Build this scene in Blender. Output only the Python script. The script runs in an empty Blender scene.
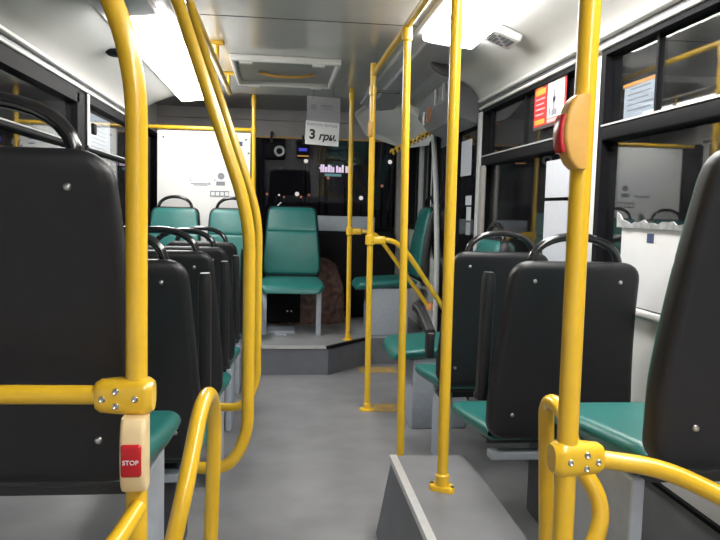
import bpy, math, random
from mathutils import Vector, Matrix
random.seed(4)
PI = math.pi
S = bpy.context.scene
COL = S.collection

# ------------------------------------------------------------------ materials
def mat(name, color, rough=0.5, metal=0.0, noise=0.0, nscale=40.0, bump=0.0, bscale=300.0, coat=0.0, spec=0.5, emit=None, estr=0.0):
    m = bpy.data.materials.new(name); m.use_nodes = True
    nt = m.node_tree; b = nt.nodes['Principled BSDF']
    b.inputs['Base Color'].default_value = (*color, 1)
    b.inputs['Roughness'].default_value = rough
    b.inputs['Metallic'].default_value = metal
    b.inputs['Coat Weight'].default_value = coat
    b.inputs['Coat Roughness'].default_value = 0.08
    b.inputs['Specular IOR Level'].default_value = spec
    if emit:
        b.inputs['Emission Color'].default_value = (*emit, 1)
        b.inputs['Emission Strength'].default_value = estr
    tc = nt.nodes.new('ShaderNodeTexCoord')
    if noise:
        n = nt.nodes.new('ShaderNodeTexNoise'); n.inputs['Scale'].default_value = nscale; n.inputs['Detail'].default_value = 6
        nt.links.new(tc.outputs['Object'], n.inputs['Vector'])
        r = nt.nodes.new('ShaderNodeMapRange')
        r.inputs['From Min'].default_value = 0.3; r.inputs['From Max'].default_value = 0.7
        r.inputs['To Min'].default_value = 1 - noise; r.inputs['To Max'].default_value = 1 + noise
        nt.links.new(n.outputs['Fac'], r.inputs['Value'])
        mx = nt.nodes.new('ShaderNodeVectorMath'); mx.operation = 'SCALE'
        mx.inputs[0].default_value = color
        nt.links.new(r.outputs['Result'], mx.inputs['Scale'])
        nt.links.new(mx.outputs['Vector'], b.inputs['Base Color'])
    if bump:
        n2 = nt.nodes.new('ShaderNodeTexNoise'); n2.inputs['Scale'].default_value = bscale; n2.inputs['Detail'].default_value = 3
        nt.links.new(tc.outputs['Object'], n2.inputs['Vector'])
        bp = nt.nodes.new('ShaderNodeBump'); bp.inputs['Strength'].default_value = bump; bp.inputs['Distance'].default_value = 0.002
        nt.links.new(n2.outputs['Fac'], bp.inputs['Height'])
        nt.links.new(bp.outputs['Normal'], b.inputs['Normal'])
    return m

def glass_mat(name, tint=(0.9, 0.93, 0.95), dust=0.01, r0=0.05):
    m = bpy.data.materials.new(name); m.use_nodes = True
    nt = m.node_tree; nt.nodes.clear()
    out = nt.nodes.new('ShaderNodeOutputMaterial')
    tr = nt.nodes.new('ShaderNodeBsdfTransparent'); tr.inputs['Color'].default_value = (*tint, 1)
    gl = nt.nodes.new('ShaderNodeBsdfGlossy'); gl.inputs['Roughness'].default_value = 0.015
    df = nt.nodes.new('ShaderNodeBsdfDiffuse'); df.inputs['Color'].default_value = (0.5, 0.5, 0.5, 1)
    lw = nt.nodes.new('ShaderNodeLayerWeight'); lw.inputs['Blend'].default_value = 0.5
    pw = nt.nodes.new('ShaderNodeMath'); pw.operation = 'POWER'; pw.inputs[1].default_value = 5.0
    fr = nt.nodes.new('ShaderNodeMath'); fr.operation = 'MULTIPLY_ADD'; fr.inputs[1].default_value = 1 - r0; fr.inputs[2].default_value = r0
    nt.links.new(lw.outputs['Facing'], pw.inputs[0]); nt.links.new(pw.outputs[0], fr.inputs[0])
    mx = nt.nodes.new('ShaderNodeMixShader'); mx2 = nt.nodes.new('ShaderNodeMixShader')
    nt.links.new(fr.outputs[0], mx.inputs['Fac'])
    nt.links.new(tr.outputs[0], mx.inputs[1]); nt.links.new(gl.outputs[0], mx.inputs[2])
    tc = nt.nodes.new('ShaderNodeTexCoord')
    n = nt.nodes.new('ShaderNodeTexNoise'); n.inputs['Scale'].default_value = 5; n.inputs['Detail'].default_value = 5
    nt.links.new(tc.outputs['Object'], n.inputs['Vector'])
    r = nt.nodes.new('ShaderNodeMapRange'); r.inputs['From Min'].default_value = 0.35; r.inputs['From Max'].default_value = 0.75
    r.inputs['To Min'].default_value = dust * 0.4; r.inputs['To Max'].default_value = dust * 2
    nt.links.new(n.outputs['Fac'], r.inputs['Value'])
    nt.links.new(r.outputs['Result'], mx2.inputs['Fac'])
    nt.links.new(mx.outputs[0], mx2.inputs[1]); nt.links.new(df.outputs[0], mx2.inputs[2])
    nt.links.new(mx2.outputs[0], out.inputs['Surface'])
    return m

YEL = mat('yellow_enamel', (0.74, 0.45, 0.022), 0.28, noise=0.05, nscale=12, coat=0.5)
YELBOX = mat('ochre_plastic', (0.62, 0.34, 0.07), 0.4, noise=0.04)
CREAM = mat('cream_plastic', (0.72, 0.55, 0.30), 0.4, noise=0.04)
RED = mat('red_button_plastic', (0.45, 0.01, 0.015), 0.25, noise=0.05)
BLK = mat('black_seat_plastic', (0.0095, 0.0095, 0.0125), 0.45, noise=0.12, nscale=30, bump=0.25, bscale=420)
GLOSSBLK = mat('gloss_black_tube', (0.012, 0.012, 0.014), 0.18, coat=0.4, noise=0.05)
GRN = mat('teal_vinyl', (0.017, 0.148, 0.135), 0.36, noise=0.08, nscale=18, bump=0.12, bscale=600)
STEEL = mat('bolt_steel', (0.6, 0.6, 0.6), 0.3, 1.0, noise=0.05)
PED = mat('grey_painted_steel', (0.36, 0.40, 0.46), 0.45, noise=0.06)
PEDD = mat('dark_bracket_steel', (0.05, 0.05, 0.055), 0.5, noise=0.1)
FLOOR = mat('grey_vinyl_floor', (0.205, 0.205, 0.215), 0.42, noise=0.16, nscale=5, bump=0.2, bscale=900)
STEP = mat('grey_step_lino', (0.22, 0.225, 0.235), 0.45, noise=0.12, nscale=7, bump=0.15, bscale=900)
STEPR = mat('dark_grey_step_lino', (0.15, 0.152, 0.162), 0.5, noise=0.12, nscale=7, bump=0.15, bscale=900)
RISER = mat('dark_riser_lino', (0.13, 0.138, 0.16), 0.5, noise=0.1, nscale=8)
ALU = mat('aluminium_trim', (0.66, 0.66, 0.67), 0.4, 0.7, noise=0.06)
WHITEPL = mat('white_plastic_panel', (0.72, 0.715, 0.70), 0.4, noise=0.03, nscale=6)
COVE = mat('cove_panel', (0.52, 0.515, 0.50), 0.45, noise=0.03, nscale=4)
CEIL = mat('grey_gloss_ceiling', (0.62, 0.615, 0.61), 0.24, noise=0.04, nscale=5, coat=0.3)
CAB = mat('dark_cab_lining', (0.36, 0.345, 0.345), 0.5, noise=0.08, nscale=6)
RUB = mat('black_rubber_frame', (0.010, 0.010, 0.012), 0.65, noise=0.1, spec=0.08)
RAILW = mat('pale_rail_strip', (0.72, 0.72, 0.70), 0.3, noise=0.03)
DIFF = mat('lit_diffuser', (0.9, 0.9, 0.9), 0.5, emit=(1.0, 0.985, 0.95), estr=20.0, noise=0.01)
DIFFOFF = mat('unlit_diffuser', (0.34, 0.34, 0.37), 0.3, noise=0.04)
HOUS = mat('light_housing', (0.5, 0.5, 0.51), 0.35, noise=0.04)
PAPER = mat('white_paper', (0.72, 0.72, 0.73), 0.7, noise=0.03, nscale=10)
PAPERG = mat('grey_sheet_and_reflection', (0.30, 0.30, 0.32), 0.7, noise=0.04)
PAPERB = mat('bluish_sheet', (0.52, 0.54, 0.60), 0.6, noise=0.03)
INK = mat('dark_ink', (0.02, 0.02, 0.025), 0.6, noise=0.05)
INKG = mat('grey_ink', (0.22, 0.22, 0.25), 0.6, noise=0.05)
INKB = mat('navy_ink', (0.04, 0.06, 0.14), 0.6, noise=0.05)
ADRED = mat('poster_red', (0.50, 0.03, 0.03), 0.4, noise=0.05)
ADYEL = mat('poster_amber', (0.85, 0.35, 0.05), 0.4, noise=0.05)
ADPINK = mat('poster_pink', (0.85, 0.45, 0.45), 0.4, noise=0.05)
QUILT = mat('brown_quilt', (0.13, 0.07, 0.058), 0.26, noise=0.5, nscale=24, bump=1.0, bscale=26)
GLASS = glass_mat('window_glass', dust=0.012, r0=0.075)
WSCR = glass_mat('windscreen_glass', dust=0.006, r0=0.05)
STRIPE = mat('worn_yellow_paint', (0.42, 0.28, 0.09), 0.5, noise=0.25, nscale=18)
GREYPL = mat('grey_cover_plastic', (0.24, 0.245, 0.265), 0.4, noise=0.05)
GREYDK = mat('dark_grey_cap', (0.13, 0.13, 0.15), 0.4, noise=0.05)
DOME = mat('brightened_corner_dome', (0.8, 0.795, 0.78), 0.45, noise=0.03, nscale=4)  # cove white lifted in colour to stand in for light missing on the dome
ASPH = mat('night_asphalt', (0.03, 0.03, 0.032), 0.7, noise=0.2)
PILL = mat('pillar_grey', (0.30, 0.28, 0.27), 0.5, noise=0.05)
DOORG = mat('pale_door_profile', (0.50, 0.52, 0.52), 0.35, noise=0.04)
ORANGE = mat('orange_cord', (0.65, 0.25, 0.08), 0.5, noise=0.05)
NEON = mat('neon_white', (0.9, 0.8, 0.9), 0.5, emit=(1.0, 0.75, 0.95), estr=1.0, noise=0.02)
NEONT = mat('neon_teal', (0.3, 0.5, 0.5), 0.5, emit=(0.25, 0.5, 0.5), estr=0.5, noise=0.02)
LAMP = mat('far_lamp', (1, 1, 1), 0.5, emit=(1, 0.85, 0.8), estr=0.9, noise=0.02)
LAMPR = mat('far_lamp_red', (1, .5, .3), 0.5, emit=(1, 0.3, 0.2), estr=0.35, noise=0.02)
BLUELED = mat('blue_display', (0.02, 0.02, 0.2), 0.4, emit=(0.06, 0.08, 0.8), estr=0.55, noise=0.02)
AMBREFL = mat('amber_sign_reflection', (0.3, 0.12, 0.02), 0.4, emit=(0.9, 0.45, 0.12), estr=0.45, noise=0.02)
TORN = mat('torn_clear_film', (0.45, 0.46, 0.48), 0.25, noise=0.3, nscale=40, bump=0.6, bscale=60)
WHITEBOARD = mat('white_corrugated_sheet', (0.74, 0.74, 0.76), 0.5, noise=0.03, nscale=6)

# ------------------------------------------------------------------ geometry
def rrect(a, b, r, k=4):
    r = min(r, a * 0.999, b * 0.999); pts = []
    for cx, cy, a0 in ((a - r, b - r, 0), (-a + r, b - r, 90), (-a + r, -b + r, 180), (a - r, -b + r, 270)):
        for i in range(k + 1):
            t = math.radians(a0 + 90 * i / k); pts.append((cx + r * math.cos(t), cy + r * math.sin(t)))
    return pts

def smooth_path(pts, rad=0.05, seg=6):
    P = [Vector(p) for p in pts]
    if len(P) < 3: return P
    out = [P[0]]
    for i in range(1, len(P) - 1):
        a, b, c = P[i - 1], P[i], P[i + 1]
        u = (a - b); v = (c - b)
        r = min(rad, u.length * 0.49, v.length * 0.49)
        p0 = b + u.normalized() * r; p1 = b + v.normalized() * r
        for j in range(seg + 1):
            t = j / seg
            out.append(p0 * (1 - t) ** 2 + b * 2 * t * (1 - t) + p1 * t * t)
    out.append(P[-1]); return out

class G:
    def __init__(s): s.v = []; s.f = []
    def add(s, vs, fs):
        o = len(s.v); s.v += [tuple(p) for p in vs]; s.f += [tuple(i + o for i in f) for f in fs]; return s
    def box(s, x0, x1, y0, y1, z0, z1):
        vs = [(x, y, z) for z in (z0, z1) for y in (y0, y1) for x in (x0, x1)]
        return s.add(vs, [(0, 2, 3, 1), (4, 5, 7, 6), (0, 1, 5, 4), (2, 6, 7, 3), (0, 4, 6, 2), (1, 3, 7, 5)])
    def loft(s, rings, closed=False):
        n = len(rings[0]); vs = [p for r in rings for p in r]; fs = []
        m = len(rings)
        for i in range(m if closed else m - 1):
            j2 = (i + 1) % m
            for j in range(n):
                k = (j + 1) % n
                fs.append((i * n + j, i * n + k, j2 * n + k, j2 * n + j))
        if not closed:
            fs.append(tuple(range(n - 1, -1, -1))); fs.append(tuple((m - 1) * n + j for j in range(n)))
        return s.add(vs, fs)
    def rbox(s, x0, x1, y0, y1, z0, z1, r=0.006, k=3):
        # box with all edges rounded (lofted along z)
        cx, cy = (x0 + x1) / 2, (y0 + y1) / 2; a, b = (x1 - x0) / 2, (y1 - y0) / 2
        r = min(r, a * .95, b * .95, (z1 - z0) * .48); rings = []
        for i in range(k + 1):
            t = PI / 2 * i / k; ins = r * (1 - math.sin(t)); z = z0 + r * (1 - math.cos(t))
            rings.append([(cx + p[0], cy + p[1], z) for p in rrect(a - ins, b - ins, max(r - ins, 1e-4), k)])
        for i in range(k + 1):
            t = PI / 2 * (1 - i / k); ins = r * (1 - math.sin(t)); z = z1 - r * (1 - math.cos(t))
            rings.append([(cx + p[0], cy + p[1], z) for p in rrect(a - ins, b - ins, max(r - ins, 1e-4), k)])
        return s.loft(rings)
    def tube(s, pts, r=0.016, n=16, rad=0.06, seg=7, closed=False):
        P = smooth_path(pts, rad, seg) if not closed else [Vector(p) for p in pts]
        rings = []; prev = None
        for i, p in enumerate(P):
            if closed: t = P[(i + 1) % len(P)] - P[i - 1]
            elif i == 0: t = P[1] - P[0]
            elif i == len(P) - 1: t = P[-1] - P[-2]
            else: t = (P[i + 1] - p).normalized() + (p - P[i - 1]).normalized()
            t.normalize()
            if prev is None:
                ref = Vector((0, 0, 1)) if abs(t.z) < 0.9 else Vector((0, 1, 0))
                u = t.cross(ref).normalized()
            else:
                u = (prev - t * prev.dot(t)).normalized()
            prev = u; w = t.cross(u)
            rings.append([p + (u * math.cos(2 * PI * j / n) + w * math.sin(2 * PI * j / n)) * r for j in range(n)])
        return s.loft(rings, closed)
    def lathe(s, prof, c=(0, 0, 0), n=20, axis='z'):
        rings = []
        for r, h in prof:
            ring = []
            for j in range(n):
                a = 2 * PI * j / n; x, y, z = r * math.cos(a), r * math.sin(a), h
                if axis == 'y': x, y, z = x, z, -y
                if axis == 'x': x, y, z = z, x, y
                ring.append((c[0] + x, c[1] + y, c[2] + z))
            rings.append(ring)
        return s.loft(rings)
    def build(s, name, m, parent=None, smooth=True, origin=None, ang=40):
        o0 = Vector((0, 0, 0))
        if parent is not None:
            q = parent
            while q is not None: o0 = o0 + q.location; q = q.parent
        if parent is not None and parent.get('_local'): o0 = Vector((0, 0, 0))
        loc = Vector(origin) - o0 if origin is not None else Vector((0, 0, 0))
        off = o0 + loc
        me = bpy.data.meshes.new(name)
        me.from_pydata([tuple(Vector(p) - off) for p in s.v], [], s.f); me.update()
        import bmesh
        bm = bmesh.new(); bm.from_mesh(me); bmesh.ops.recalc_face_normals(bm, faces=bm.faces); bm.to_mesh(me); bm.free()
        me.materials.append(m)
        if smooth:
            me.shade_smooth(); me.set_sharp_from_angle(angle=math.radians(ang))
        o = bpy.data.objects.new(name, me); COL.objects.link(o)
        o.location = loc
        if parent is not None: o.parent = parent
        return o

def tag(o, label, cat, group=None):
    o['label'] = label; o['category'] = cat
    if group: o['group'] = group
    return o
def thing(name, loc, label, cat, group=None):
    o = bpy.data.objects.new(name, None); COL.objects.link(o); o.location = loc; o.empty_display_size = 0.05
    return tag(o, label, cat, group)
def struct(o):
    o['kind'] = 'structure'; return o
def ctr(g):
    xs = [p[0] for p in g.v]; ys = [p[1] for p in g.v]; zs = [p[2] for p in g.v]
    return ((min(xs) + max(xs)) / 2, (min(ys) + max(ys)) / 2, min(zs))
def single(name, g, m, label, cat, group=None, smooth=True):
    return tag(g.build(name, m, None, smooth, origin=ctr(g)), label, cat, group)
def text_geo(body, size, mw, depth=0.0006, shear=0.0, off=0.0):
    cu = bpy.data.curves.new('lettering', 'FONT'); cu.body = body; cu.size = size; cu.extrude = depth; cu.shear = shear; cu.offset = off
    cu.align_x = 'CENTER'; cu.align_y = 'CENTER'; cu.resolution_u = 4
    o = bpy.data.objects.new('lettering', cu); COL.objects.link(o)
    dg = bpy.context.evaluated_depsgraph_get(); ev = o.evaluated_get(dg)
    me = bpy.data.meshes.new_from_object(ev)
    g = G(); g.add([mw @ v.co for v in me.vertices], [tuple(p.vertices) for p in me.polygons])
    bpy.data.objects.remove(o); bpy.data.meshes.remove(me); bpy.data.curves.remove(cu)
    return g
def frame(origin, right, up):   # matrix of a writing plane
    r = Vector(right).normalized(); u = Vector(up).normalized(); n = r.cross(u)
    return Matrix(((r.x, u.x, n.x, origin[0]), (r.y, u.y, n.y, origin[1]), (r.z, u.z, n.z, origin[2]), (0, 0, 0, 1)))
def panel(mw, x0, x1, y0, y1, t=0.001, z=0.0):
    g = G(); g.box(x0, x1, y0, y1, z, z + t); g.v = [tuple(mw @ Vector(p)) for p in g.v]; return g

# ------------------------------------------------------------------ camera
cam = bpy.data.cameras.new('camera'); cam.sensor_width = 36; cam.lens = 36.0; cam.clip_start = 0.02
co = bpy.data.objects.new('camera', cam); COL.objects.link(co)
fy = Vector((-80, 62, -720)).normalized(); up = Vector((223, 8650, 720)); up = (up - fy * up.dot(fy)).normalized(); rx = fy.cross(up)
R = Matrix((rx, fy, up))
co.matrix_world = Matrix.Translation((0, 0, 1.1)) @ R.to_4x4()
S.camera = co

# ------------------------------------------------------------------ setting
XL, XR = -1.03, 1.12
Y0, Y1 = -2.2, 6.3
ZT, ZC, ZS, ZTR = 1.69, 1.93, 0.82, 1.385
struct(G().box(XL - .06, XR + .06, Y0, Y1, -0.06, 0).build('floor', FLOOR, smooth=False))
# front step platform with chamfered corner and its nosing
def prism(outline, z0, z1):
    return G().loft([[(x, y, z0) for x, y in outline], [(x, y, z1) for x, y in outline]])
pf = [(-1.03, 4.72), (0.335, 4.72), (0.64, 5.06), (1.12, 5.06), (1.12, 6.28), (-1.03, 6.28)]
struct(prism(pf, 0.0, 0.186).build('front_platform_riser', RISER, smooth=False))
struct(prism([(x, y) for x, y in pf], 0.186, 0.19).build('front_platform_top', STEP, smooth=False))
ns = G(); ns.box(-.5, .32, 4.712, 4.732, 0.176, 0.1935)
struct(ns.build('trim_1', ALU, smooth=False))
nz = G(); c0 = Vector((.31, 4.716, 0)); c1 = Vector((.345, 4.716, 0)); c2 = Vector((.65, 5.056, 0)); c3 = Vector((.63, 5.076, 0)); c4 = Vector((.33, 4.736, 0))
nz.loft([[(p.x, p.y, .176) for p in (c0, c1, c2, c3, c4)], [(p.x, p.y, .1945) for p in (c0, c1, c2, c3, c4)]])
struct(nz.build('trim_2', RUB, smooth=False))
pl = G(); pl.box(-.18, .12, 5.22, 5.44, .19, .205); pl.box(-.02, .06, 5.14, 5.24, .19, .2)
struct(pl.build('platform_inspection_plate', PED, smooth=False))
# raised seat platforms over the wheels
wr = G()
def skewbox(g, x0b, x0t, x1, y0, y1, z0, z1):
    g.add([(x0b, y0, z0), (x1, y0, z0), (x1, y1, z0), (x0b, y1, z0), (x0t, y0, z1), (x1, y0, z1), (x1, y1, z1), (x0t, y1, z1)],
          [(3, 2, 1, 0), (4, 5, 6, 7), (0, 1, 5, 4), (1, 2, 6, 5), (2, 3, 7, 6), (3, 0, 4, 7)])
skewbox(wr, .345, .392, .645, Y0, 2.36, 0.0, .264); wr.box(.645, XR, Y0, 1.62, 0.0, .264)
struct(wr.build('wheel_platform_right_side', RISER, smooth=False))
wt = G(); wt.box(.394, .645, Y0, 2.36, .264, .27); wt.box(.645, XR, Y0, 1.62, .264, .27)
struct(wt.build('wheel_platform_right_top', STEPR, smooth=False))
nb = G(); nb.box(.384, .408, Y0, 2.362, .252, .2735)
struct(nb.build('trim_3', ALU, smooth=False))
wl = G(); wl.box(XL, -.17, Y0, 1.6, 0.0, .25)
struct(wl.build('wheel_platform_left', STEP, smooth=False))

# walls
def wall(side):
    g = G(); x0, x1 = (XR, XR + .06) if side == 'right' else (XL - .06, XL)
    def b(y0, y1, z0, z1): g.box(x0, x1, y0, y1, z0, z1)
    if side == 'right':
        b(Y0, 4.02, 0.0, ZS)
        for y0, y1 in ((Y0, -.7), (2.46, 2.64), (3.97, 4.02)): b(y0, y1, ZS, ZT)
        b(Y0, 4.02, ZT, 1.97); b(4.02, 5.30, 1.78, 1.97); b(5.30, Y1, 1.70, 1.97); b(5.30, 5.34, 0.0, 1.70); b(5.34, Y1, 0.0, .95)
    else:
        b(Y0, Y1, 0.0, ZS)
        for y0, y1 in ((Y0, -.7), (3.84, 3.98), (5.30, 5.40)): b(y0, y1, ZS, ZT)
        b(Y0, Y1, ZT, 1.97)
    return struct(g.build('wall_' + side, WHITEPL, smooth=False))
wall('right'); wall('left')
g = G(); g.box(XL - .06, XR + .06, Y0 - .06, Y0, 0, 1.97)
struct(g.build('wall_rear', WHITEPL, smooth=False))
# front: header, bodywork under windscreen
g = G(); g.box(XL - .06, XR + .06, 6.25, 6.31, 1.70, 1.835); g.box(XL - .06, XR + .06, 6.25, 6.31, 1.842, 1.97); g.box(XL - .06, XR + .06, 6.28, 6.31, 1.83, 1.85)
struct(g.build('wall_front', CAB, smooth=False))
g = G(); g.box(XL - .06, XR + .06, 6.26, 6.32, 0, .95)
struct(g.build('wall_front_lower', RUB, smooth=False))
# lower grey kick lining with black bead, right side and left side
for side, x0, x1 in (('right', XR - .008, XR), ('left', XL, XL + .008)):
    g = G(); g.box(x0, x1, Y0, 4.02, 0.0, .315)
    struct(g.build('baseboard_' + side, STEP, smooth=False))
g = G(); g.box(XR - .014, XR, Y0, 4.02, .315, .327); struct(g.build('trim_4', RUB, smooth=False))
g = G(); g.rbox(XR - .02, XR, -.7, 4.0, .792, .818, .008); struct(g.build('trim_5', RAILW))

# ceiling: flat middle panels with a seam, coves at both sides
g = G()
for y0, y1 in ((Y0, 3.268), (3.274, 5.42)): g.box(-.47, .68, y0, y1, ZC, ZC + .02)
g.box(-.47, .68, Y0, 5.42, ZC + .022, ZC + .04)
struct(g.build('ceiling', CEIL, smooth=False))
g = G(); g.box(-1.03, 1.12, 5.42, Y1, ZC, ZC + .02); struct(g.build('ceiling_cab', CAB, smooth=False))
struct(G().box(-.47, .68, 3.266, 3.276, ZC - .0005, ZC + .006).build('trim_11', RUB, smooth=False))
def cove(side):
    if side == 'right': pr = [(1.122, 1.70), (1.108, 1.742), (1.07, 1.79), (1.0, 1.838), (.92, 1.872), (.84, 1.898), (.76, 1.917), (.68, ZC)]; yend = 5.7
    else: pr = [(-1.032, 1.70), (-1.018, 1.742), (-.98, 1.79), (-.91, 1.838), (-.83, 1.872), (-.75, 1.898), (-.63, 1.917), (-.47, ZC)]; yend = 5.42
    out = [(p[0], p[1] + .02) for p in reversed(pr)]
    ring = pr + out
    return struct(G().loft([[(x, y, z) for x, z in ring] for y in (Y0, 1.2, 3.27, yend)]).build('trim_6' if side == 'right' else 'trim_7', COVE))
cove('right'); cove('left')
# the pale double rail under each cove
for i, (x, sgn, yend) in enumerate(((XR, -1, 4.0), (XL, 1, 5.40))):
    g = G()
    for dz, dx, hh in ((1.674, .022, .015), (1.712, .03, .017)):
        xa, xb = sorted((x, x + sgn * dx)); g.rbox(xa, xb, Y0, yend, dz, dz + hh, .006)
    struct(g.build('trim_%d' % (8 + i), RAILW))
    xa, xb = sorted((x, x + sgn * .006)); struct(G().box(xa, xb, Y0, yend, 1.68, 1.72).build('trim_%d' % (12 + i), GREYDK, smooth=False))

# ------------------------------------------------------------------ windows
def window(n, side, y0, y1, z0, z1, vents=(), transom=True, wt=.035, th=.026):
    x = XR if side == 'right' else XL; s = -1 if side == 'right' else 1    # s points inwards
    def xs(a, b): return sorted((x - s * a, x - s * b))
    root = bpy.data.objects.new('window_%d' % n, None); COL.objects.link(root); root.location = (x, (y0 + y1) / 2, z0); root['kind'] = 'structure'
    fr = G(); w = .035; xa, xb = xs(-.012, .05)
    fr.box(xa, xb, y0, y1, z0, z0 + w); fr.box(xa, xb, y0, y1, z1 - wt, z1)
    fr.box(xa, xb, y0, y0 + w, z0 + w, z1 - w); fr.box(xa, xb, y1 - w, y1, z0 + w, z1 - w)
    fr.build('window_frame', RUB, root, False)
    if transom:
        t = G(); xa, xb = xs(-.016, .045); t.rbox(xa, xb, y0 + w, y1 - w, ZTR - th, ZTR + th, .008); t.build('transom', RUB, root)
        t = G(); xa, xb = xs(-.019, -.012); t.box(xa, xb, y0 + w, y1 - w, ZTR + th - .002, ZTR + th + .004); t.build('transom_bead', ALU, root, False)
    for k, v in enumerate(vents):
        t = G(); xa, xb = xs(.008, .03); t.box(xa, xb, v - .006, v + .006, ZTR + th, z1 - w); t.build('vent_stile', RUB, root, False)
    xa, xb = xs(.018, .022); G().box(xa, xb, y0 + w, y1 - w, z0 + w, z1 - w).build('glass', GLASS, root, False)
    return root
window(1, 'right', -.7, 2.46, ZS, ZT, (2.115,))
w2 = window(2, 'right', 2.64, 3.97, ZS, ZT, (3.30, 3.84))
window(3, 'left', -.7, 3.84, ZS, ZT, (1.9,), wt=.085, th=.012)
w4 = window(4, 'left', 3.98, 5.30, ZS, ZT, wt=.06, th=.01)
G().box(XL - .01, XL + .006, 3.81, 3.99, ZS, ZT - .02).build('window_post', RUB, w4, False)
G().box(XL, XL + .018, 3.985, 4.02, ZTR + .02, ZT - .02).build('vent_stile', RAILW, w4, False)
G().rbox(XR - .026, XR - .004, 3.86, 3.925, .84, 1.36, .005).build('window_post', PILL, w2)
G().rbox(XL + .012, XL + .03, 4.06, 4.12, 1.47, 1.53, .006).build('latch', RUB, w4)
window(5, 'left', 5.40, 6.24, ZS, ZT, transom=False)
w6 = window(6, 'right', 5.36, 6.24, .95, 1.70, transom=False)
G().rbox(XR - .02, XR + .01, 5.66, 5.73, .97, 1.62, .005).build('window_post', DOORG, w6)
ws = bpy.data.objects.new('window_7', None); COL.objects.link(ws); ws.location = (.045, 6.28, .95); ws['kind'] = 'structure'
G().add([(XL, 6.46, .93), (XR, 6.46, .93), (XR, 6.27, 1.71), (XL, 6.27, 1.71), (XL, 6.465, .93), (XR, 6.465, .93), (XR, 6.275, 1.71), (XL, 6.275, 1.71)],
        [(0, 1, 2, 3), (7, 6, 5, 4), (0, 4, 5, 1), (1, 5, 6, 2), (2, 6, 7, 3), (3, 7, 4, 0)]).build('glass', WSCR, ws, False)
g = G(); g.box(XL - .02, XL + .05, 6.24, 6.30, .95, 1.70); g.box(1.00, 1.06, 6.16, 6.24, .19, 1.86); g.box(XR - .02, XR + .03, 6.22, 6.30, .95, 1.70)
g.build('pillar', PILL, ws, False)
G().box(XL, XR, 6.235, 6.25, 1.692, 1.704).build('header_orange_line', YELBOX, ws, False)  # thin ochre line along the bottom of the header

# door beside the platform
dr = bpy.data.objects.new('door_1', None); COL.objects.link(dr); dr.location = (XR, 4.65, 0); dr['kind'] = 'structure'
g = G(); g.box(XR, XR + .05, 4.02, 5.30, 0, .08); g.box(XR, XR + .05, 4.02, 4.10, .08, 1.78); g.box(XR, XR + .05, 5.22, 5.30, .08, 1.78)
g.box(XR, XR + .05, 4.60, 4.70, .08, 1.78); g.box(XR, XR + .05, 4.02, 5.30, 1.70, 1.78); g.box(XR + .002, XR + .05, 4.10, 5.22, .08, .40)
g.build('leaf_frame', RUB, dr, False)
G().box(XR + .02, XR + .024, 4.10, 5.22, .40, 1.70).build('glass', WSCR, dr, False)
G().tube([(1.09, 4.9, .14), (1.09, 4.9, .8), (1.078, 4.97, 1.3), (1.062, 5.04, 1.66)], .019, 12, .2).build('grab_pole', DOORG, dr)
G().rbox(1.095, 1.118, 3.945, 4.0, 0.3, 1.66, .006).build('leaf_edge', DOORG, dr)
g = G()
g.loft([[(1.092, y, z) for y, z in ((4.94, .0), (5.36, .0), (5.36, .92), (5.28, .95), (5.2, .80), (4.94, .62))],
        [(1.118, y, z) for y, z in ((4.94, .0), (5.36, .0), (5.36, .92), (5.28, .95), (5.2, .80), (4.94, .62))]])
struct(g.build('door_side_panel', DOORG, smooth=False))

# ------------------------------------------------------------------ ceiling lights
def light(xc, ylit, yoff, label, tilt, z):
    root = thing('ceiling_light', (xc, (ylit[0] + ylit[1]) / 2, z), label, 'ceiling light', 'strip lights along the coves')
    ymin = min(ylit[0], yoff[0]); ymax = max(ylit[1], yoff[1])
    def strip(y0, y1, hw, z0, z1, g, r=.012):
        ring = rrect(hw, (z1 - z0) / 2, r, 4); c, s = math.cos(tilt), math.sin(tilt)
        g.loft([[(xc + p[0] * c - p[1] * s, y, z + (z0 + z1) / 2 + p[0] * s + p[1] * c) for p in ring] for y in (y0, y1)]); return g
    strip(ymin, ymax, .15, -.002, .028, G()).build('housing', HOUS, root)
    strip(ylit[0] + .01, ylit[1] - .01, .12, -.034, .004, G(), .016).build('diffuser', DIFF, root)['label'] = 'glowing white diffuser'
    strip(yoff[0] + .01, yoff[1] - .01, .09, -.026, .004, G()).build('diffuser', DIFFOFF, root)['label'] = 'unlit grey diffuser'
light(-.60, (3.13, 5.35), (Y0 + .1, 3.10), 'strip light on the left cove, lit at its far end above the white partition', -.12 + .24, 1.888)
light(.75, (Y0 + .1, 3.3), (3.33, 5.6), 'strip light on the right cove, lit at its near end, grey towards the door', -.12, 1.893)

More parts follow.
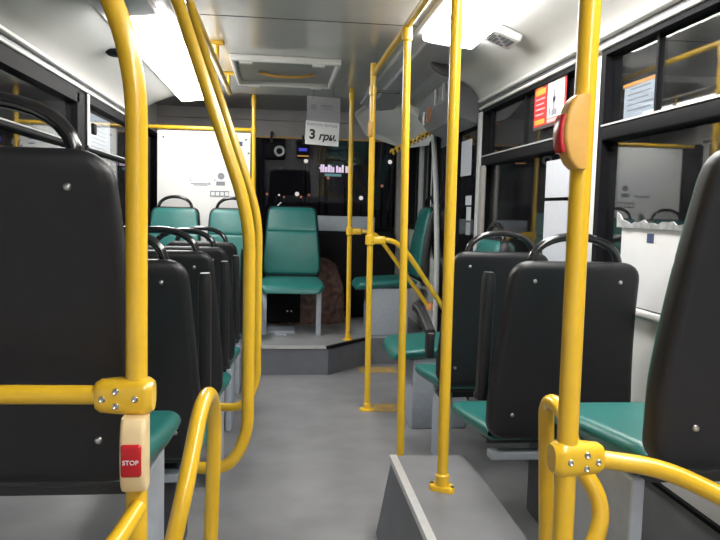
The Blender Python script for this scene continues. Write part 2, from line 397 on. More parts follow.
# ------------------------------------------------------------------ seats
def back_ring(z, zb, zt, wb, wt, t, r, rt, ylean, y0):
    k = (z - zb) / (zt - zb); kk = min(1, max(0, (z - zb - .12) / (zt - zb - .12)))
    w = wb + (wt - wb) * kk; b = t
    for h, rr in ((zt - z, r), (z - zb, r)):
        if h < rr: w -= rr - math.sqrt(max(0, rr * rr - (rr - h) ** 2))
        if h < rt: b -= (rt - math.sqrt(max(0, rt * rt - (rt - h) ** 2))) * .9
    y = y0 - ylean * (z - .38) / .57 + .018 * math.sin(PI * k)
    return w, max(b, .004), y
def back_geo(zb, zt, wb, wt, t, r, y0, lean=.09, crease=None, rc=.022):
    n = 30; zs = [zb + (zt - zb) * (0.5 - 0.5 * math.cos(PI * i / n)) for i in range(n + 1)]
    if crease: zs = sorted(zs + [crease - .012, crease - .005, crease, crease + .005, crease + .012])
    rings = []
    for z in zs:
        w, b, y = back_ring(z, zb, zt, wb, wt, t, r, .022, lean, y0)
        if crease: b -= .007 * math.exp(-((z - crease) / .006) ** 2)
        rings.append([(p[0], y + p[1], z) for p in rrect(w, b, min(rc, b * .95), 4)])
    return G().loft(rings)
def cushion_geo():
    rings = []; y0, y1 = .04, .485; n = 22
    for i in range(n + 1):
        k = .5 - .5 * math.cos(PI * i / n); y = y0 + (y1 - y0) * k; a = .207 + .025 * min(1, k * 2); b = .034; zc = .386 - .034 * k ** 1.3
        h = y1 - y
        if h < .07: a -= (.07 - math.sqrt(max(0, .07 ** 2 - (.07 - h) ** 2))) * .8
        if h < .045: d = .045 - math.sqrt(max(0, .045 ** 2 - (.045 - h) ** 2)); b -= d * .7; zc -= d * .45
        if y - y0 < .03: b -= (.03 - (y - y0)) * .5
        ring = []
        for p in rrect(a, b, .026, 5):
            dip = -.008 * (1 - (p[0] / .225) ** 2) if p[1] > 0 else 0
            und = .02 * (abs(p[0]) / .225) ** 4 if p[1] < 0 else 0
            ring.append((p[0], y, zc + p[1] + dip + und))
        rings.append(ring)
    return G().loft(rings)
def bolt(x, y, z, r=.0065):
    return G().lathe([(r * .9, 0), (r, -.002), (r * .7, -.005), (r * .2, -.006)], (x, y, z), 12, 'y')
def leg_panel(x, y0=.07, y1=.33, zt=.352):
    return G().rbox(x - .014, x + .014, y0, y1, 0, zt, .006)

def make_seat(label, group, loc, rot, aisle=1, dz=0.0, base='panel', arm='up', handle=True, wide=1.0):
    """seat frame: origin on the floor under the backrest, facing +Y"""
    root = thing('passenger_seat', (0, 0, 0), label, 'seat', group); root['_local'] = 1
    P = []
    P.append(back_geo(.395, .95, .227, .192, .031, .05, 0).build('backrest_shell', BLK, root))
    P.append(back_geo(.425, .940, .216, .180, .017, .045, .033, crease=.755).build('backrest_pad', GRN, root))
    P.append(cushion_geo().build('seat_cushion', GRN, root))
    arc = []
    for i in range(17):
        t = PI * i / 16
        arc.append((-.135 * math.cos(t), -.088 + .012, .925 + .098 * math.sin(t) ** .75))
    if not handle: arc = [(.11, -.075, .90), (.11, -.085, .955), (.085, -.09, .975)]
    P.append(G().tube(arc, .0125 if handle else .006, 12, .001 if handle else .03, 1 if handle else 5).build('grab_handle', GLOSSBLK if handle else ALU, root))
    for bx, bz in ((-.13, .892), (.13, .892), (-.158, .475), (.158, .475)):
        w, b, y = back_ring(bz, .395, .95, .227, .192, .031, .05, .022, .09, 0)
        P.append(bolt(bx, y - b, bz).build('bolt', STEEL, root))
    fr = G(); fr.rbox(-.20, .20, .08, .11, .347, .36, .005); fr.rbox(-.20, .20, .36, .40, .335, .362, .005)
    fr.rbox(-.19, -.155, .10, .42, .343, .364, .005); fr.rbox(.155, .19, .10, .42, .343, .364, .005)
    P.append(fr.build('seat_frame', PEDD if base != 'posts' else PED, root))
    if arm == 'up':
        g = G(); x = aisle * .226
        rings = []
        for i in range(13):
            k = i / 12; z = .50 + .405 * k; hw = .0165; hy = .022 + .006 * k
            h = .905 - z
            if h < .012: hw -= .004; hy -= .004
            rings.append([(x + p[0], .065 - .03 * k + p[1], z) for p in rrect(hw, hy, .007, 3)])
        g.loft(rings); g.lathe([(.012, -.02), (.014, -.015), (.014, .015), (.012, .02)], (x - aisle * .0, .075, .51), 12, 'x')
        P.append(g.build('armrest', BLK, root))
    elif arm == 'down':
        g = G(); x = aisle * .245; rings = []
        for i in range(15):
            k = i / 14; y = .04 + .33 * k; z = .60 + .085 * math.sin(PI * .5 * k) - .02 * k
            rings.append([(x + p[0], y, z + p[1]) for p in rrect(.019, .018, .008, 3)])
        g.loft(rings); g.rbox(x - .016, x + .016, .03, .08, .50, .605, .006)
        P.append(g.build('armrest', BLK, root))
    if base == 'panel':
        P.append(leg_panel(aisle * .195, zt=.345).build('pedestal', PED, root))
        g = G(); g.rbox(-.175, .175, .16, .24, .30, .337, .006)
        P.append(g.build('cantilever_beam', PEDD, root))
    elif base == 'hung':
        g = G(); g.rbox(-.20, .20, .02, .07, .312, .337, .005)
        P.append(g.build('cross_bar', PED, root))
        g = G(); g.rbox(.06, .14, .10, .40, .0, .312, .01)
        P.append(g.build('support_box', PEDD, root))
    elif base == 'posts':
        for x in (-.195, .195):
            for y in (.40,):
                P.append(G().rbox(x - .018, x + .018, y - .018, y + .018, 0, .337 + 0 * dz, .004).build('leg', PED, root))
        P.append(G().rbox(-.205, .205, .03, .425, .322, .352, .006).build('apron', PED, root))
    elif base == 'box':
        g = G(); g.rbox(-.20, .20, .10, .38, .0, .345, .006)
        P.append(g.build('box_base', PED, root))
    elif base == 'dark':
        g = G(); g.rbox(-.17, .17, .12, .36, .0, .34, .01)
        P.append(g.build('box_base', PEDD, root))
    ground = ('pedestal', 'support_box', 'leg', 'box_base')
    for p in P:
        nm = p.name.split('.')[0]
        if nm in ground: p.scale.z = (.345 + dz) / .345
        else: p.location.z += dz
    root.location = loc; root.rotation_euler = (0, 0, rot)
    root.scale.x = wide
    del root['_local']
    return root

def copy_seat(src, loc, dz, label, dz_src=0.0):
    r = src.copy(); COL.objects.link(r); r.location = loc; r['label'] = label
    for ch in src.children:
        c = ch.copy(); COL.objects.link(c); c.parent = r
        if ch.name.split('.')[0] in ('pedestal', 'support_box'): c.scale.z = (.345 + dz) / .345
        else: c.location.z += dz - dz_src
    return r
LG = 'forward-facing black-backed seats of the left column'
L1 = make_seat('large black seat back at the left edge, behind the yellow crossbar', LG, (-.452, 1.25, .25), 0, 1, -.018, 'panel', None)
L2 = make_seat('second black-backed seat of the left column, directly right of the nearest yellow pole', LG, (-.43, 1.99, 0), 0, 1, .01, 'hung', 'up')
L3 = make_seat('third black-backed seat of the left column, its folded armrest right of the second seat', LG, (-.43, 2.71, 0), 0, 1, -.01, 'panel', 'up')
copy_seat(L3, (-.43, 3.43, 0), -.035, 'fourth black-backed seat of the left column, between the third seat and the last one', -.01)
copy_seat(L3, (-.43, 4.15, 0), -.045, 'farthest black-backed seat of the left column, nearest the teal seats by the partition', -.01)
RG = 'forward-facing black-backed seats of the right column'
make_seat('black-backed seat cut off by the right edge, its teal cushion beyond', RG, (.866, 1.165, .27), 0, -1, .0, 'panel', None)
make_seat('black-backed seat behind the right foreground pole, standing before the white window sheet', RG, (.87, 2.12, 0), 0, -1, .015, 'hung', 'up')
SB = make_seat('black-backed right seat partly hidden by the one behind it, armrest folded down', RG, (.87, 2.84, 0), 0, -1, 0.0, 'panel', 'down')
for ch in SB.children:
    if ch.name.startswith('pedestal'): ch.location.x += .045
make_seat('teal side-facing seat against the right wall just behind the door', None, (1.06, 3.72, 0), PI / 2, -1, .02, 'box', None)
make_seat('teal side-facing seat on a grey box by the front door guard rails', None, (1.045, 5.36, .19), PI / 2, 1, .0, 'box', None)
EG = 'rear-facing teal seats before the partition'
make_seat('left teal rear-facing seat before the white partition, next to the left wall', EG, (-.762, 5.34, .12), PI, 1, .02, 'panel', None, True, .89)
make_seat('right teal rear-facing seat before the white partition, behind the slanted yellow poles', EG, (-.346, 5.34, .12), PI, 1, .02, 'panel', None, True, .87)
make_seat('single teal rear-facing seat in the middle of the front platform on grey legs', None, (.094, 5.56, .19), PI, 1, -.022, 'posts', None, False, 1.0)

# ------------------------------------------------------------------ yellow poles and rails
R0 = .0162
def sleeve(g, c, h=.05, r=.0205):      # joint collar round a vertical pole
    g.lathe([(R0, -h / 2), (r, -h / 2 + .005), (r, h / 2 - .005), (R0, h / 2)], c, 18); return g
def flange(c, r=.04):
    g = G(); g.lathe([(r, 0), (r, .006), (r * .62, .009), (R0 * 1.25, .011), (R0 * 1.25, .035), (R0, .038)], c, 20); return g
def clamp(root, c, dirx, l=.085, h=.056, d=.05):
    """T-clamp: socket round the pole at c, nose pointing along dirx (+1/-1), with four screws on the camera side"""
    g = G(); rings = []
    for i in range(13):
        k = i / 12; x = c[0] + dirx * (-.026 + l * k)
        hh = h / 2 * (1 - .22 * max(0, k - .35) ** 1.3); dd = d / 2 * (1 - .25 * k)
        if k < .12: hh -= .006 * (1 - k / .12); dd -= .006 * (1 - k / .12)
        if k > .93: hh -= .004; dd -= .004
        rings.append([(x, c[1] + p[0], c[2] + p[1]) for p in rrect(dd, hh, min(.016, dd * .9), 5)])
    o = g.loft(rings).build('clamp', YEL, root)
    for dx, dzz in ((-.002, 0), (.026, .011), (.026, -.011), (.046, -.001)):
        k = (dx + .026) / l
        G().lathe([(.0052, .004), (.0052, -.001), (.0042, -.0022), (.0028, -.0012), (.002, -.0004)], (c[0] + dirx * dx, c[1] - d / 2 * (1 - .25 * k) - .0003, c[2] + dzz), 12, 'y').build('screw', STEEL, o)
    return o

# near left pole (bowed top)
root = thing('stanchion_pole', (-.211, 1.10, .25), 'thick yellow pole in the left foreground, bent at the top, carrying a red STOP button', 'pole', 'yellow stanchion poles')
G().tube([(-.211, 1.10, .25), (-.211, 1.10, 1.31), (-.30, 1.10, 1.52), (-.33, 1.10, 1.80)], R0, 20, .09, 9).build('tube', YEL, root)
flange((-.211, 1.10, .25)).build('floor_flange', YEL, root)
clamp(root, (-.211, 1.10, .812), -1)
G().tube([(-.268, 1.10, .813), (-.60, 1.10, .815), (-1.0, 1.10, .815)], .0145, 16).build('crossbar', YEL, root)
G().tube([(-.205, 1.085, .645), (-.235, 1.0, .605), (-.40, .82, .56), (-.62, .8, .55)], .0135, 16, .08).build('lower_bar', YEL, root)

# near right pole
root = thing('stanchion_pole', (.47, 1.10, .27), 'thick yellow pole in the right foreground with the clamp and curved side bar', 'pole', 'yellow stanchion poles')
G().tube([(.472, 1.10, .27), (.470, 1.10, 1.3), (.478, 1.10, 1.81)], R0 * 1.04, 20, .3).build('tube', YEL, root)
flange((.472, 1.10, .27)).build('floor_flange', YEL, root)
clamp(root, (.471, 1.10, .706), 1)
G().tube([(.53, 1.10, .703), (.62, 1.07, .698), (.70, .97, .672), (.80, .80, .60), (1.10, .78, .56)], .0150, 16, .09).build('side_bar', YEL, root)

# aisle stanchions bowed out at shoulder height
def bowed(y, label, zlow):
    root = thing('stanchion_pole', (-.08, y, zlow), label, 'pole', 'yellow stanchion poles')
    G().tube([(-.33, y, 1.82), (-.305, y, 1.73), (-.098, y, 1.13), (-.078, y, 1.03), (-.076, y, zlow + .04), (-.125, y, zlow - .055), (-.232, y + .05, zlow - .065)], R0 * (1.0 if y < 2.2 else .97), 18, .10, 9).build('tube', YEL, root)
    return root
bowed(1.90, 'bowed yellow pole beside the left seats, the nearer of the two leaning together', .455)
bowed(2.68, 'bowed yellow pole beside the left seats, the farther of the two leaning together', .405)

# straight poles on the right of the aisle and at the partition
PG = 'yellow stanchion poles'
root = thing('stanchion_pole', (.495, 2.06, .27), 'straight yellow pole standing on the grey step box with a bright floor flange', 'pole', PG)
G().tube([(.497, 2.06, .27), (.489, 2.06, 1.81)], .0165, 18).build('tube', YEL, root)
g = G(); rg = []
for z, k in ((.27, 1.0), (.278, 1.0), (.284, .9)):
    rg.append([(.497 + (p[0] * .8 + p[1] * .35) * k, 2.06 + (p[1] * .9 - p[0] * .5) * k, z) for p in rrect(.043, .027, .02, 5)])
g.loft(rg); fl = g.build('floor_flange', YEL, root)
G().lathe([(.0215, .27), (.0215, .315), (.0165, .32)], (.497, 2.06, 0), 18).build('collar', YEL, root)
for dx, dy in ((-.027, .02), (.027, -.02)):
    G().lathe([(.006, 0), (.006, .003), (.002, .0035)], (.497 + dx, 2.06 + dy, .284), 10).build('screw', PEDD, fl)

root = thing('stanchion_pole', (.50, 2.84, 0), 'yellow pole whose foot is hidden behind the step box, joined to the overhead rail', 'pole', PG)
G().tube([(.508, 2.84, 0), (.482, 2.84, 1.80)], R0 * .95, 18).build('tube', YEL, root)
flange((.508, 2.84, 0)).build('floor_flange', YEL, root)
g = G(); sleeve(g, (.482, 2.84, 1.79), .06); g.build('collar', YEL, root)

root = thing('stanchion_pole', (.495, 3.88, 0), 'yellow pole on the grey floor at the door side, end of the overhead rail', 'pole', PG)
G().tube([(.497, 3.88, 0), (.482, 3.88, 1.88)], R0, 18).build('tube', YEL, root)
flange((.497, 3.88, 0), .045).build('floor_flange', YEL, root)
g = G(); sleeve(g, (.4825, 3.88, 1.735), .05); g.build('collar', YEL, root)
G().tube([(.49, 3.88, 1.735), (.60, 3.88, 1.733), (.63, 3.88, 1.733)], .008, 10).build('stay', PEDD, root)
g = G(); g.rbox(.463, .487, 3.85, 3.91, 1.49, 1.575, .01); g.build('joint_cover', YELBOX, root)

root = thing('stanchion_pole', (.487, 4.98, .19), 'slim yellow pole standing on the front platform right of the middle seat', 'pole', PG)
G().tube([(.489, 4.98, .19), (.475, 4.98, 1.93)], R0, 16).build('tube', YEL, root)
flange((.489, 4.98, .19)).build('floor_flange', YEL, root)
g = G(); sleeve(g, (.4755, 4.98, 1.875), .05); g.build('collar', YEL, root)

root = thing('stanchion_pole', (-.205, 5.49, .19), 'slim yellow pole at the free edge of the white partition', 'pole', PG)
G().tube([(-.19, 5.49, .19), (-.205, 5.49, 1.93)], R0, 16).build('tube', YEL, root)
flange((-.19, 5.49, .19)).build('floor_flange', YEL, root)
g = G(); sleeve(g, (-.2045, 5.49, 1.88), .07); g.build('collar', YEL, root)
g = G(); sleeve(g, (-.202, 5.49, 1.67), .06, .022); g.build('collar', YEL, root)
G().tube([(-.222, 5.49, 1.672), (-1.0, 5.49, 1.672)], R0 * .9, 16).build('top_rail', YEL, root)

# overhead rails
root = thing('overhead_handrail', (.485, .8, 1.82), 'yellow overhead handrail along the right side of the aisle', 'handrail', 'overhead handrails')
G().tube([(.487, Y0 + .2, 1.825), (.484, 3.86, 1.825)], .0145, 16).build('tube', YEL, root)
for y in (.3, 2.35): G().tube([(.486, y, 1.835), (.486, y, 1.93)], .011, 12).build('hanger', YEL, root)
root = thing('overhead_handrail', (-.335, 1.3, 1.82), 'yellow overhead handrail along the left side, ending near the roof hatch', 'handrail', 'overhead handrails')
G().tube([(-.34, Y0 + .2, 1.825), (-.33, 4.75, 1.825)], .0145, 16).build('tube', YEL, root)
for y in (.3, 3.78, 4.62):
    g = G(); g.tube([(-.33, y, 1.835), (-.33, y, 1.915)], .011, 12); g.rbox(-.365, -.295, y - .03, y + .03, 1.912, 1.93, .004)
    g.build('hanger', YEL, root)

# door guard rails
def guard(name, y, x0, pts, label):
    root = thing(name, pts[0], label, 'guard rail', 'door guard rails')
    G().tube(pts, .0145, 16, .09).build('tube', YEL, root)
    g = G(); sleeve(g, (x0, y, pts[0][2]), .058, .026); g.rbox(x0 + .01, x0 + .085, y - .021, y + .021, pts[0][2] - .022, pts[0][2] + .022, .01); g.build('clamp', YEL, root)
    return root
gr = guard('guard_rail', 4.98, .484, [(.50, 4.98, .952), (.66, 4.98, .952), (1.06, 5.0, .43)], 'farther yellow guard rail sloping down from the platform pole to the door')
G().lathe([(.03, 0), (.03, .02), (.016, .05)], (1.075, 5.0, .405), 14, 'z').build('end_fitting', ORANGE, gr)
guard('guard_rail', 3.88, .489, [(.50, 3.88, .94), (.62, 3.88, .942), (.70, 3.89, .87), (.93, 3.98, .56), (1.08, 4.0, .36)], 'nearer yellow guard rail sloping down from the floor pole behind the box pole')

# grab hoops
root = thing('grab_hoop', (-.145, 1.4, .25), 'upright yellow hoop right of the left foreground pole', 'grab rail', 'yellow grab hoops')
hp = G().tube([(-.30, 1.22, .46), (-.185, 1.235, .47), (-.158, 1.25, .60), (-.142, 1.36, .728), (-.134, 1.46, .728), (-.130, 1.52, .65), (-.142, 1.56, .30), (-.142, 1.56, .25)], .0155, 18, .06, 9)
hp.build('tube', YEL, root); flange((-.142, 1.56, .25), .035).build('floor_flange', YEL, root)
root = thing('grab_hoop', (.56, 1.3, .27), 'upright yellow hoop behind the right foreground pole', 'grab rail', 'yellow grab hoops')
hp = G().tube([(.556, 1.36, .27), (.546, 1.36, .50), (.532, 1.355, .738), (.536, 1.27, .738), (.545, 1.24, .66), (.592, 1.205, .58), (.568, 1.19, .50), (.50, 1.19, .44), (.50, 1.19, .27)], .0155, 18, .045, 9)
hp.build('tube', YEL, root); flange((.556, 1.36, .27), .035).build('floor_flange', YEL, root)

# ------------------------------------------------------------------ stop buttons
root = thing('stop_button', (-.211, 1.083, .672), 'cream box with a red STOP button on the left foreground pole', 'stop button')
g = G(); rings = []
for i in range(15):
    k = i / 14; z = .679 + .108 * k; b = .019 + .007 * math.sin(PI * k) ** .5; a = .0182
    rings.append([(-.2075 + p[0], 1.083 - b + .012 + p[1], z) for p in rrect(a, b, .007, 4)])
g.loft(rings); g.build('housing', CREAM, root)
FY = 1.083 - .026 * 2 + .012
bt = G(); bt.rbox(-.2225, -.1935, FY - .004, FY + .006, .706, .754, .004); b_ = bt.build('button', RED, root)
text_geo('STOP', .0096, frame((-.2082, FY - .0045, .7285), (1, 0, 0), (0, 0, 1))).build('lettering', PAPER, b_, False)
for z in (.778, .688): G().lathe([(.0035, .006), (.0035, -.001), (.001, -.0015)], (-.2075, FY + .012, z), 10, 'y').build('screw', STEEL, root)

root = thing('stop_button', (.455, 1.10, 1.172), 'ochre box with a red button facing the aisle, high on the right foreground pole', 'stop button')
g = G(); rings = []
for i in range(17):
    k = i / 16; z = 1.172 + .113 * k; d = .006 + .022 * math.sin(PI * k) ** .6
    x1 = .469; x0 = .456 - d
    rings.append([((x0 + x1) / 2 + p[0], 1.086 + p[1], z) for p in rrect((x1 - x0) / 2, .019, .006, 4)])
g.loft(rings); g.build('housing', YELBOX, root)
g = G(); rings = []
for i in range(11):
    k = i / 10; z = 1.196 + .058 * k; d = .006 * math.sin(PI * k) ** .6 + .003
    rings.append([(.432 + .002 - d / 2 + p[0], 1.086 + p[1], z) for p in rrect(d / 2 + .004, .015, .004, 3)])
g.loft(rings); g.build('button', RED, root)

# ------------------------------------------------------------------ partition and notices on it
root = thing('driver_partition', (-.57, 5.50, .19), 'white partition panel behind the driver with yellow top rail and notices', 'partition')
G().rbox(-.905, -.225, 5.485, 5.505, .19, 1.65, .004).build('panel', WHITEPL, root)
for x, z in ((-.86, 1.60), (-.26, 1.60), (-.24, 1.50), (-.26, 1.25)): bolt(x, 5.485, z, .007).build('bolt', PEDD, root)
YP = 5.4835
def notice(name, m, y, x0, x1, z0, z1, label, cat, paperm, group=None):
    root = thing(name, ((x0 + x1) / 2, y, z0), label, cat, group)
    G().box(x0, x1, y - .001, y, z0, z1).build('sheet', paperm, root, False); return root
n = notice('notice_sheet', PAPER, YP, -.690, -.375, 1.235, 1.46, 'wide white notice on the partition above the two teal seats', 'notice', PAPER)
g = G()
for x0, x1, z in ((-.67, -.66, 1.30), (-.668, -.655, 1.285), (-.66, -.52, 1.262), (-.64, -.54, 1.252), (-.53, -.52, 1.27), (-.535, -.515, 1.26)): g.box(x0, x1, YP - .0018, YP - .001, z, z + .006)
g.lathe([(.026, -.0016), (.026, -.001)], (-.44, YP, 1.325), 14, 'y'); g.box(-.475, -.41, YP - .0018, YP - .001, 1.255, 1.285); g.box(-.49, -.48, YP - .0018, YP - .001, 1.29, 1.30)
g.build('printing', INKG, n, False)
n = notice('pictogram_strip', PAPER, YP, -.52, -.38, 1.172, 1.215, 'dark strip of white pictograms under the wide notice', 'sticker', INKG)
g = G()
for i in range(4): g.rbox(-.512 + i * .034, -.486 + i * .034, YP - .0025, YP - .001, 1.18, 1.207, .0006)
g.build('pictograms', PAPER, n, False)
n = notice('tall_notice', PAPER, YP, -.345, -.275, 1.22, 1.60, 'tall narrow notice with blue head near the pole edge of the partition', 'notice', PAPER)
g = G()
g.box(-.335, -.285, YP - .0018, YP - .001, 1.55, 1.585); g.box(-.332, -.29, YP - .0018, YP - .001, 1.515, 1.525); g.box(-.30, -.285, YP - .0018, YP - .001, 1.40, 1.48)
g.build('blue_printing', INKB, n, False)
g = G()
for i in range(7): g.box(-.335, -.30 + .012 * (i % 2), YP - .0018, YP - .001, 1.25 + i * .02, 1.257 + i * .02)
g.build('text_lines', INKG, n, False)

# ------------------------------------------------------------------ fare sign
def sheet_lines(mw, rows, g):
    for x0, x1, y0, y1 in rows:
        q = panel(mw, x0, x1, y0, y1, .0006, .0012); g.add(q.v, q.f)
    return g
root = thing('fare_sign', (.275, 4.9, 1.52), 'white paper fare sign reading 3 грн., hanging in front of the windscreen', 'sign')
mw = frame((.273, 4.90, 1.605), (1, -.02, -.055), (0.03, .10, 1))
panel(mw, -.113, .113, -.078, .080).build('sheet', PAPER, root, False)
text_geo('3', .088, mw @ Matrix.Translation((-.065, -.012, .0016)), .0004, 0, .0035).build('lettering', INK, root, False)
text_geo('грн.', .064, mw @ Matrix.Translation((.036, -.022, .0016)), .0004, .25, .0025).build('lettering', INK, root, False)
text_geo('Вартість проїзду', .026, mw @ Matrix.Translation((0, .058, .0016)), .0003).build('lettering', INKG, root, False)
root = thing('sign_reflection_sheet', (.28, 4.93, 1.68), 'grey sheet imitating the ceiling reflection of the fare sign, directly above it', 'paper')  # solid sheet drawn in place of the sign's reflection overhead
mw = frame((.282, 4.935, 1.765), (1, -.02, -.05), (0, .12, 1))
panel(mw, -.113, .113, -.080, .090).build('sheet', PAPERG, root, False)
g = G(); sheet_lines(mw, [(-.085, -.05, 0, .035), (-.02, .06, .02, .035), (-.01, .065, .005, .012)], g); g.build('printing', INKG, root, False)
g = G(); g.tube([(.21, 4.945, 1.845), (.21, 4.95, 1.93)], .0015, 6); g.tube([(.35, 4.945, 1.845), (.35, 4.95, 1.93)], .0015, 6); g.build('strings', PEDD, root)

# ------------------------------------------------------------------ roof hatch
root = thing('roof_hatch', (.02, 4.42, 1.93), 'pale framed roof hatch in the middle of the ceiling', 'hatch')
g = G()
X0, X1, YA, YB = -.285, .325, 4.05, 4.86
for a in ((X0, X1, YA, YA + .03), (X0, X1, YB - .035, YB), (X0, X0 + .025, YA + .03, YB - .035), (X1 - .025, X1, YA + .03, YB - .035)): g.rbox(a[0], a[1], a[2], a[3], 1.893, 1.93, .008)
g.build('frame', RAILW, root)
G().rbox(X0 + .025, X1 - .025, YA + .03, YB - .035, 1.922, 1.929, .002).build('lid', CAB, root)
for x, y in ((-.20, YA + .03), (.20, YA + .03), (-.18, YB - .03), (.22, YB - .03)): G().rbox(x - .035, x + .035, y - .018, y + .018, 1.884, 1.894, .004).build('clip', RAILW, root)
G().tube([(-.14, 4.5, 1.918), (-.05, 4.48, 1.895), (.1, 4.48, 1.895), (.2, 4.5, 1.918)], .009, 12, .06).build('handle', YELBOX, root)

# ------------------------------------------------------------------ speakers, mirror, mechanism box
def on_cove(y, right):       # local frame of the cove at a place
    pts = ((1.0, 1.838), (.84, 1.898)) if right else ((-.91, 1.838), (-.75, 1.898))
    a, b = Vector((pts[0][0], 0, pts[0][1])), Vector((pts[1][0], 0, pts[1][1]))
    r = (b - a).normalized() if right else (a - b).normalized()
    m = (a + b) / 2
    return frame((m.x, y, m.z), (r.x, 0, r.z), (0, 1, 0)), m
def speaker(y, right, label, body, grid):
    mw, m = on_cove(y, right)
    root = thing('ceiling_speaker', (m.x, y, m.z), label, 'speaker', 'cove speakers')
    n = -1 if (mw.to_3x3() @ Vector((0, 0, 1))).z > 0 else 1
    g = G(); g.rbox(-.075, .075, -.085, .085, min(0, n * .035), max(0, n * .035), .01); g.v = [tuple(mw @ Vector(p)) for p in g.v]; g.build('housing', body, root)
    g = G()
    for i in range(6):
        for j in range(5):
            if (i + j) % 5 == 4: continue
            z0, z1 = sorted((n * .035, n * .0375)); g.box(-.056 + i * .019, -.041 + i * .019, -.06 + j * .025, -.04 + j * .025, z0, z1)
    g.v = [tuple(mw @ Vector(p)) for p in g.v]; g.build('grille', grid, root, False)
speaker(3.04, True, 'square white speaker with grey grille on the right cove', RAILW, INKG)
root = thing('ceiling_speaker', (-.825, 3.8, 1.84), 'small dark wedge on the left cove behind the left foreground pole', 'speaker', 'cove speakers')
g = G(); g.lathe([(.02, 0), (.05, -.008), (.055, -.022), (.04, -.034)], (-.825, 3.8, 1.872), 16); g.build('housing', RUB, root)

root = thing('oval_mirror', (.82, 3.75, 1.85), 'dark oval mirror hanging from the right cove near the door', 'mirror')
mw = frame((.82, 3.72, 1.832), (.84, .15, -.35), (.35, .25, .62))
g = G(); rings = []
for z, k in ((0, .9), (.008, 1.0), (.016, .95), (.022, .6)): rings.append([tuple(mw @ Vector((.075 * k * math.cos(2 * PI * j / 24), .035 * k * math.sin(2 * PI * j / 24), z))) for j in range(24)])
g.loft(rings); g.build('shell', PEDD, root)
G().tube([(.83, 3.74, 1.84), (.85, 3.78, 1.895)], .006, 8).build('stem', PEDD, root)

root = thing('door_mechanism_cover', (1.02, 4.65, 1.55), 'grey cover box of the door mechanism above the front door', 'cover')
sec = [(1.11, 1.74), (1.07, 1.785), (1.0, 1.832), (.945, 1.852), (.925, 1.73), (1.0, 1.64), (1.11, 1.60)]
g = G(); g.loft([[(x, y, z) for x, z in sec] for y in (4.04, 4.90)]); g.build('housing', GREYPL, root, ang=20)
for y in (4.033, 4.90): G().loft([[(x, y, z) for x, z in sec], [(x, y + .007, z) for x, z in sec]]).build('end_cap', GREYDK, root, ang=20)
for y in (4.13, 4.34): G().rbox(.918, .934, y, y + .03, 1.745, 1.84, .004).build('latch', DOORG, root)
root = thing('orange_cord_loop', (.917, 4.5, 1.66), 'orange cord loop hanging below the door mechanism cover', 'cord')
g = G(); pts = []
for i in range(20):
    a = 2 * PI * i / 20; pts.append((.917 + .004 * math.sin(a), 4.5 + .055 * math.cos(a), 1.705 + .045 * math.sin(a)))
g.tube(pts, .0045, 8, closed=True); g.build('loop', ORANGE, root)
g = G(); g.rbox(.917, .926, 4.66, 4.71, 1.66, 1.745, .003); single('white_tag', g, PAPER, 'small white tag beside the orange cord loop', 'tag')
root = thing('spiral_cable', (.85, 5.1, 1.5), 'yellow and black spiral cable strung across the front door top', 'cable')
A, B = Vector((.745, 4.95, 1.495)), Vector((1.06, 4.93, 1.665))
G().tube([A, B], .006, 8).build('core', PEDD, root)
g = G(); pts = []
nturn = 10
for i in range(nturn * 10 + 1):
    t = i / (nturn * 10); p = A.lerp(B, .02 + .86 * t); a = 2 * PI * nturn * t
    pts.append(p + Vector((0, math.cos(a) * .014, math.sin(a) * .019)))
g.tube(pts, .0075, 8, .0001, 1); g.build('coil', YEL, root)
# cab corner dome right
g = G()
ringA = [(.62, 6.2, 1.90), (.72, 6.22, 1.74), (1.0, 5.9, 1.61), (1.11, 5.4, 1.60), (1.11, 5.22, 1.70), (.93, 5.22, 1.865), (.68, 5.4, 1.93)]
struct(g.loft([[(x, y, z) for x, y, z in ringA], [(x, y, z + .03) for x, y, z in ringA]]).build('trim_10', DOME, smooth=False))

# ------------------------------------------------------------------ papers on glass
XG = XR - .001
def wsheet(name, y0, y1, z0, z1, label, m, cat='paper', x=None, group=None):
    x = XG if x is None else x
    root = thing(name, (x, (y0 + y1) / 2, z0), label, cat, group)
    G().box(x - .0012, x, y0, y1, z0, z1).build('sheet', m, root, False); return root
r = wsheet('printed_sheet', 2.15, 2.37, 1.405, 1.535, 'printed white paper taped in the upper rear right window under an orange strip', PAPERB, x=XR + .036)
g = G(); g.box(XR + .0335, XR + .0345, 2.14, 2.38, 1.533, 1.545); g.build('orange_strip', ADYEL, r, False)  # flat orange strip along the top of the paper
mwp = frame((XR + .0345, 2.26, 1.50), (0, -1, 0), (0, 0, 1))
g = G()
for i in range(5): q = panel(mwp, -.085 + .02 * (i == 0), .085 - .03 * ((i * 7) % 3) * .5 - .02 * (i == 0), .02 - i * .017, .0245 - i * .017, .0004, 0); g.add(q.v, q.f)
g.build('text_lines', INKG, r, False)
r = wsheet('white_window_sheet', 1.45, 2.235, .822, 1.072, 'white sheet covering the lower pane of the rear right window', WHITEBOARD, 'sheet', x=XR - .0135)
G().box(XR - .0157, XR - .0147, 2.03, 2.07, 1.024, 1.052).build('printed_square', INKB, r, False)
g = G(); N = 40
top = [1.085 + .004 * math.sin(i * .9) + .004 * math.sin(i * 2.3) for i in range(N + 1)]
rings = []
for i in range(N + 1):
    y = 2.262 - .812 * i / N; xo = XR - .016 - .004 * random.random()
    zt_ = top[i] + max(0, .03 - .012 * i)
    rings.append([(xo, y, 1.066), (xo - .003, y, 1.066), (xo - .004 - .004 * random.random(), y, zt_), (xo - .001, y, zt_)])
g.loft(rings); g.build('torn_film', TORN, r)
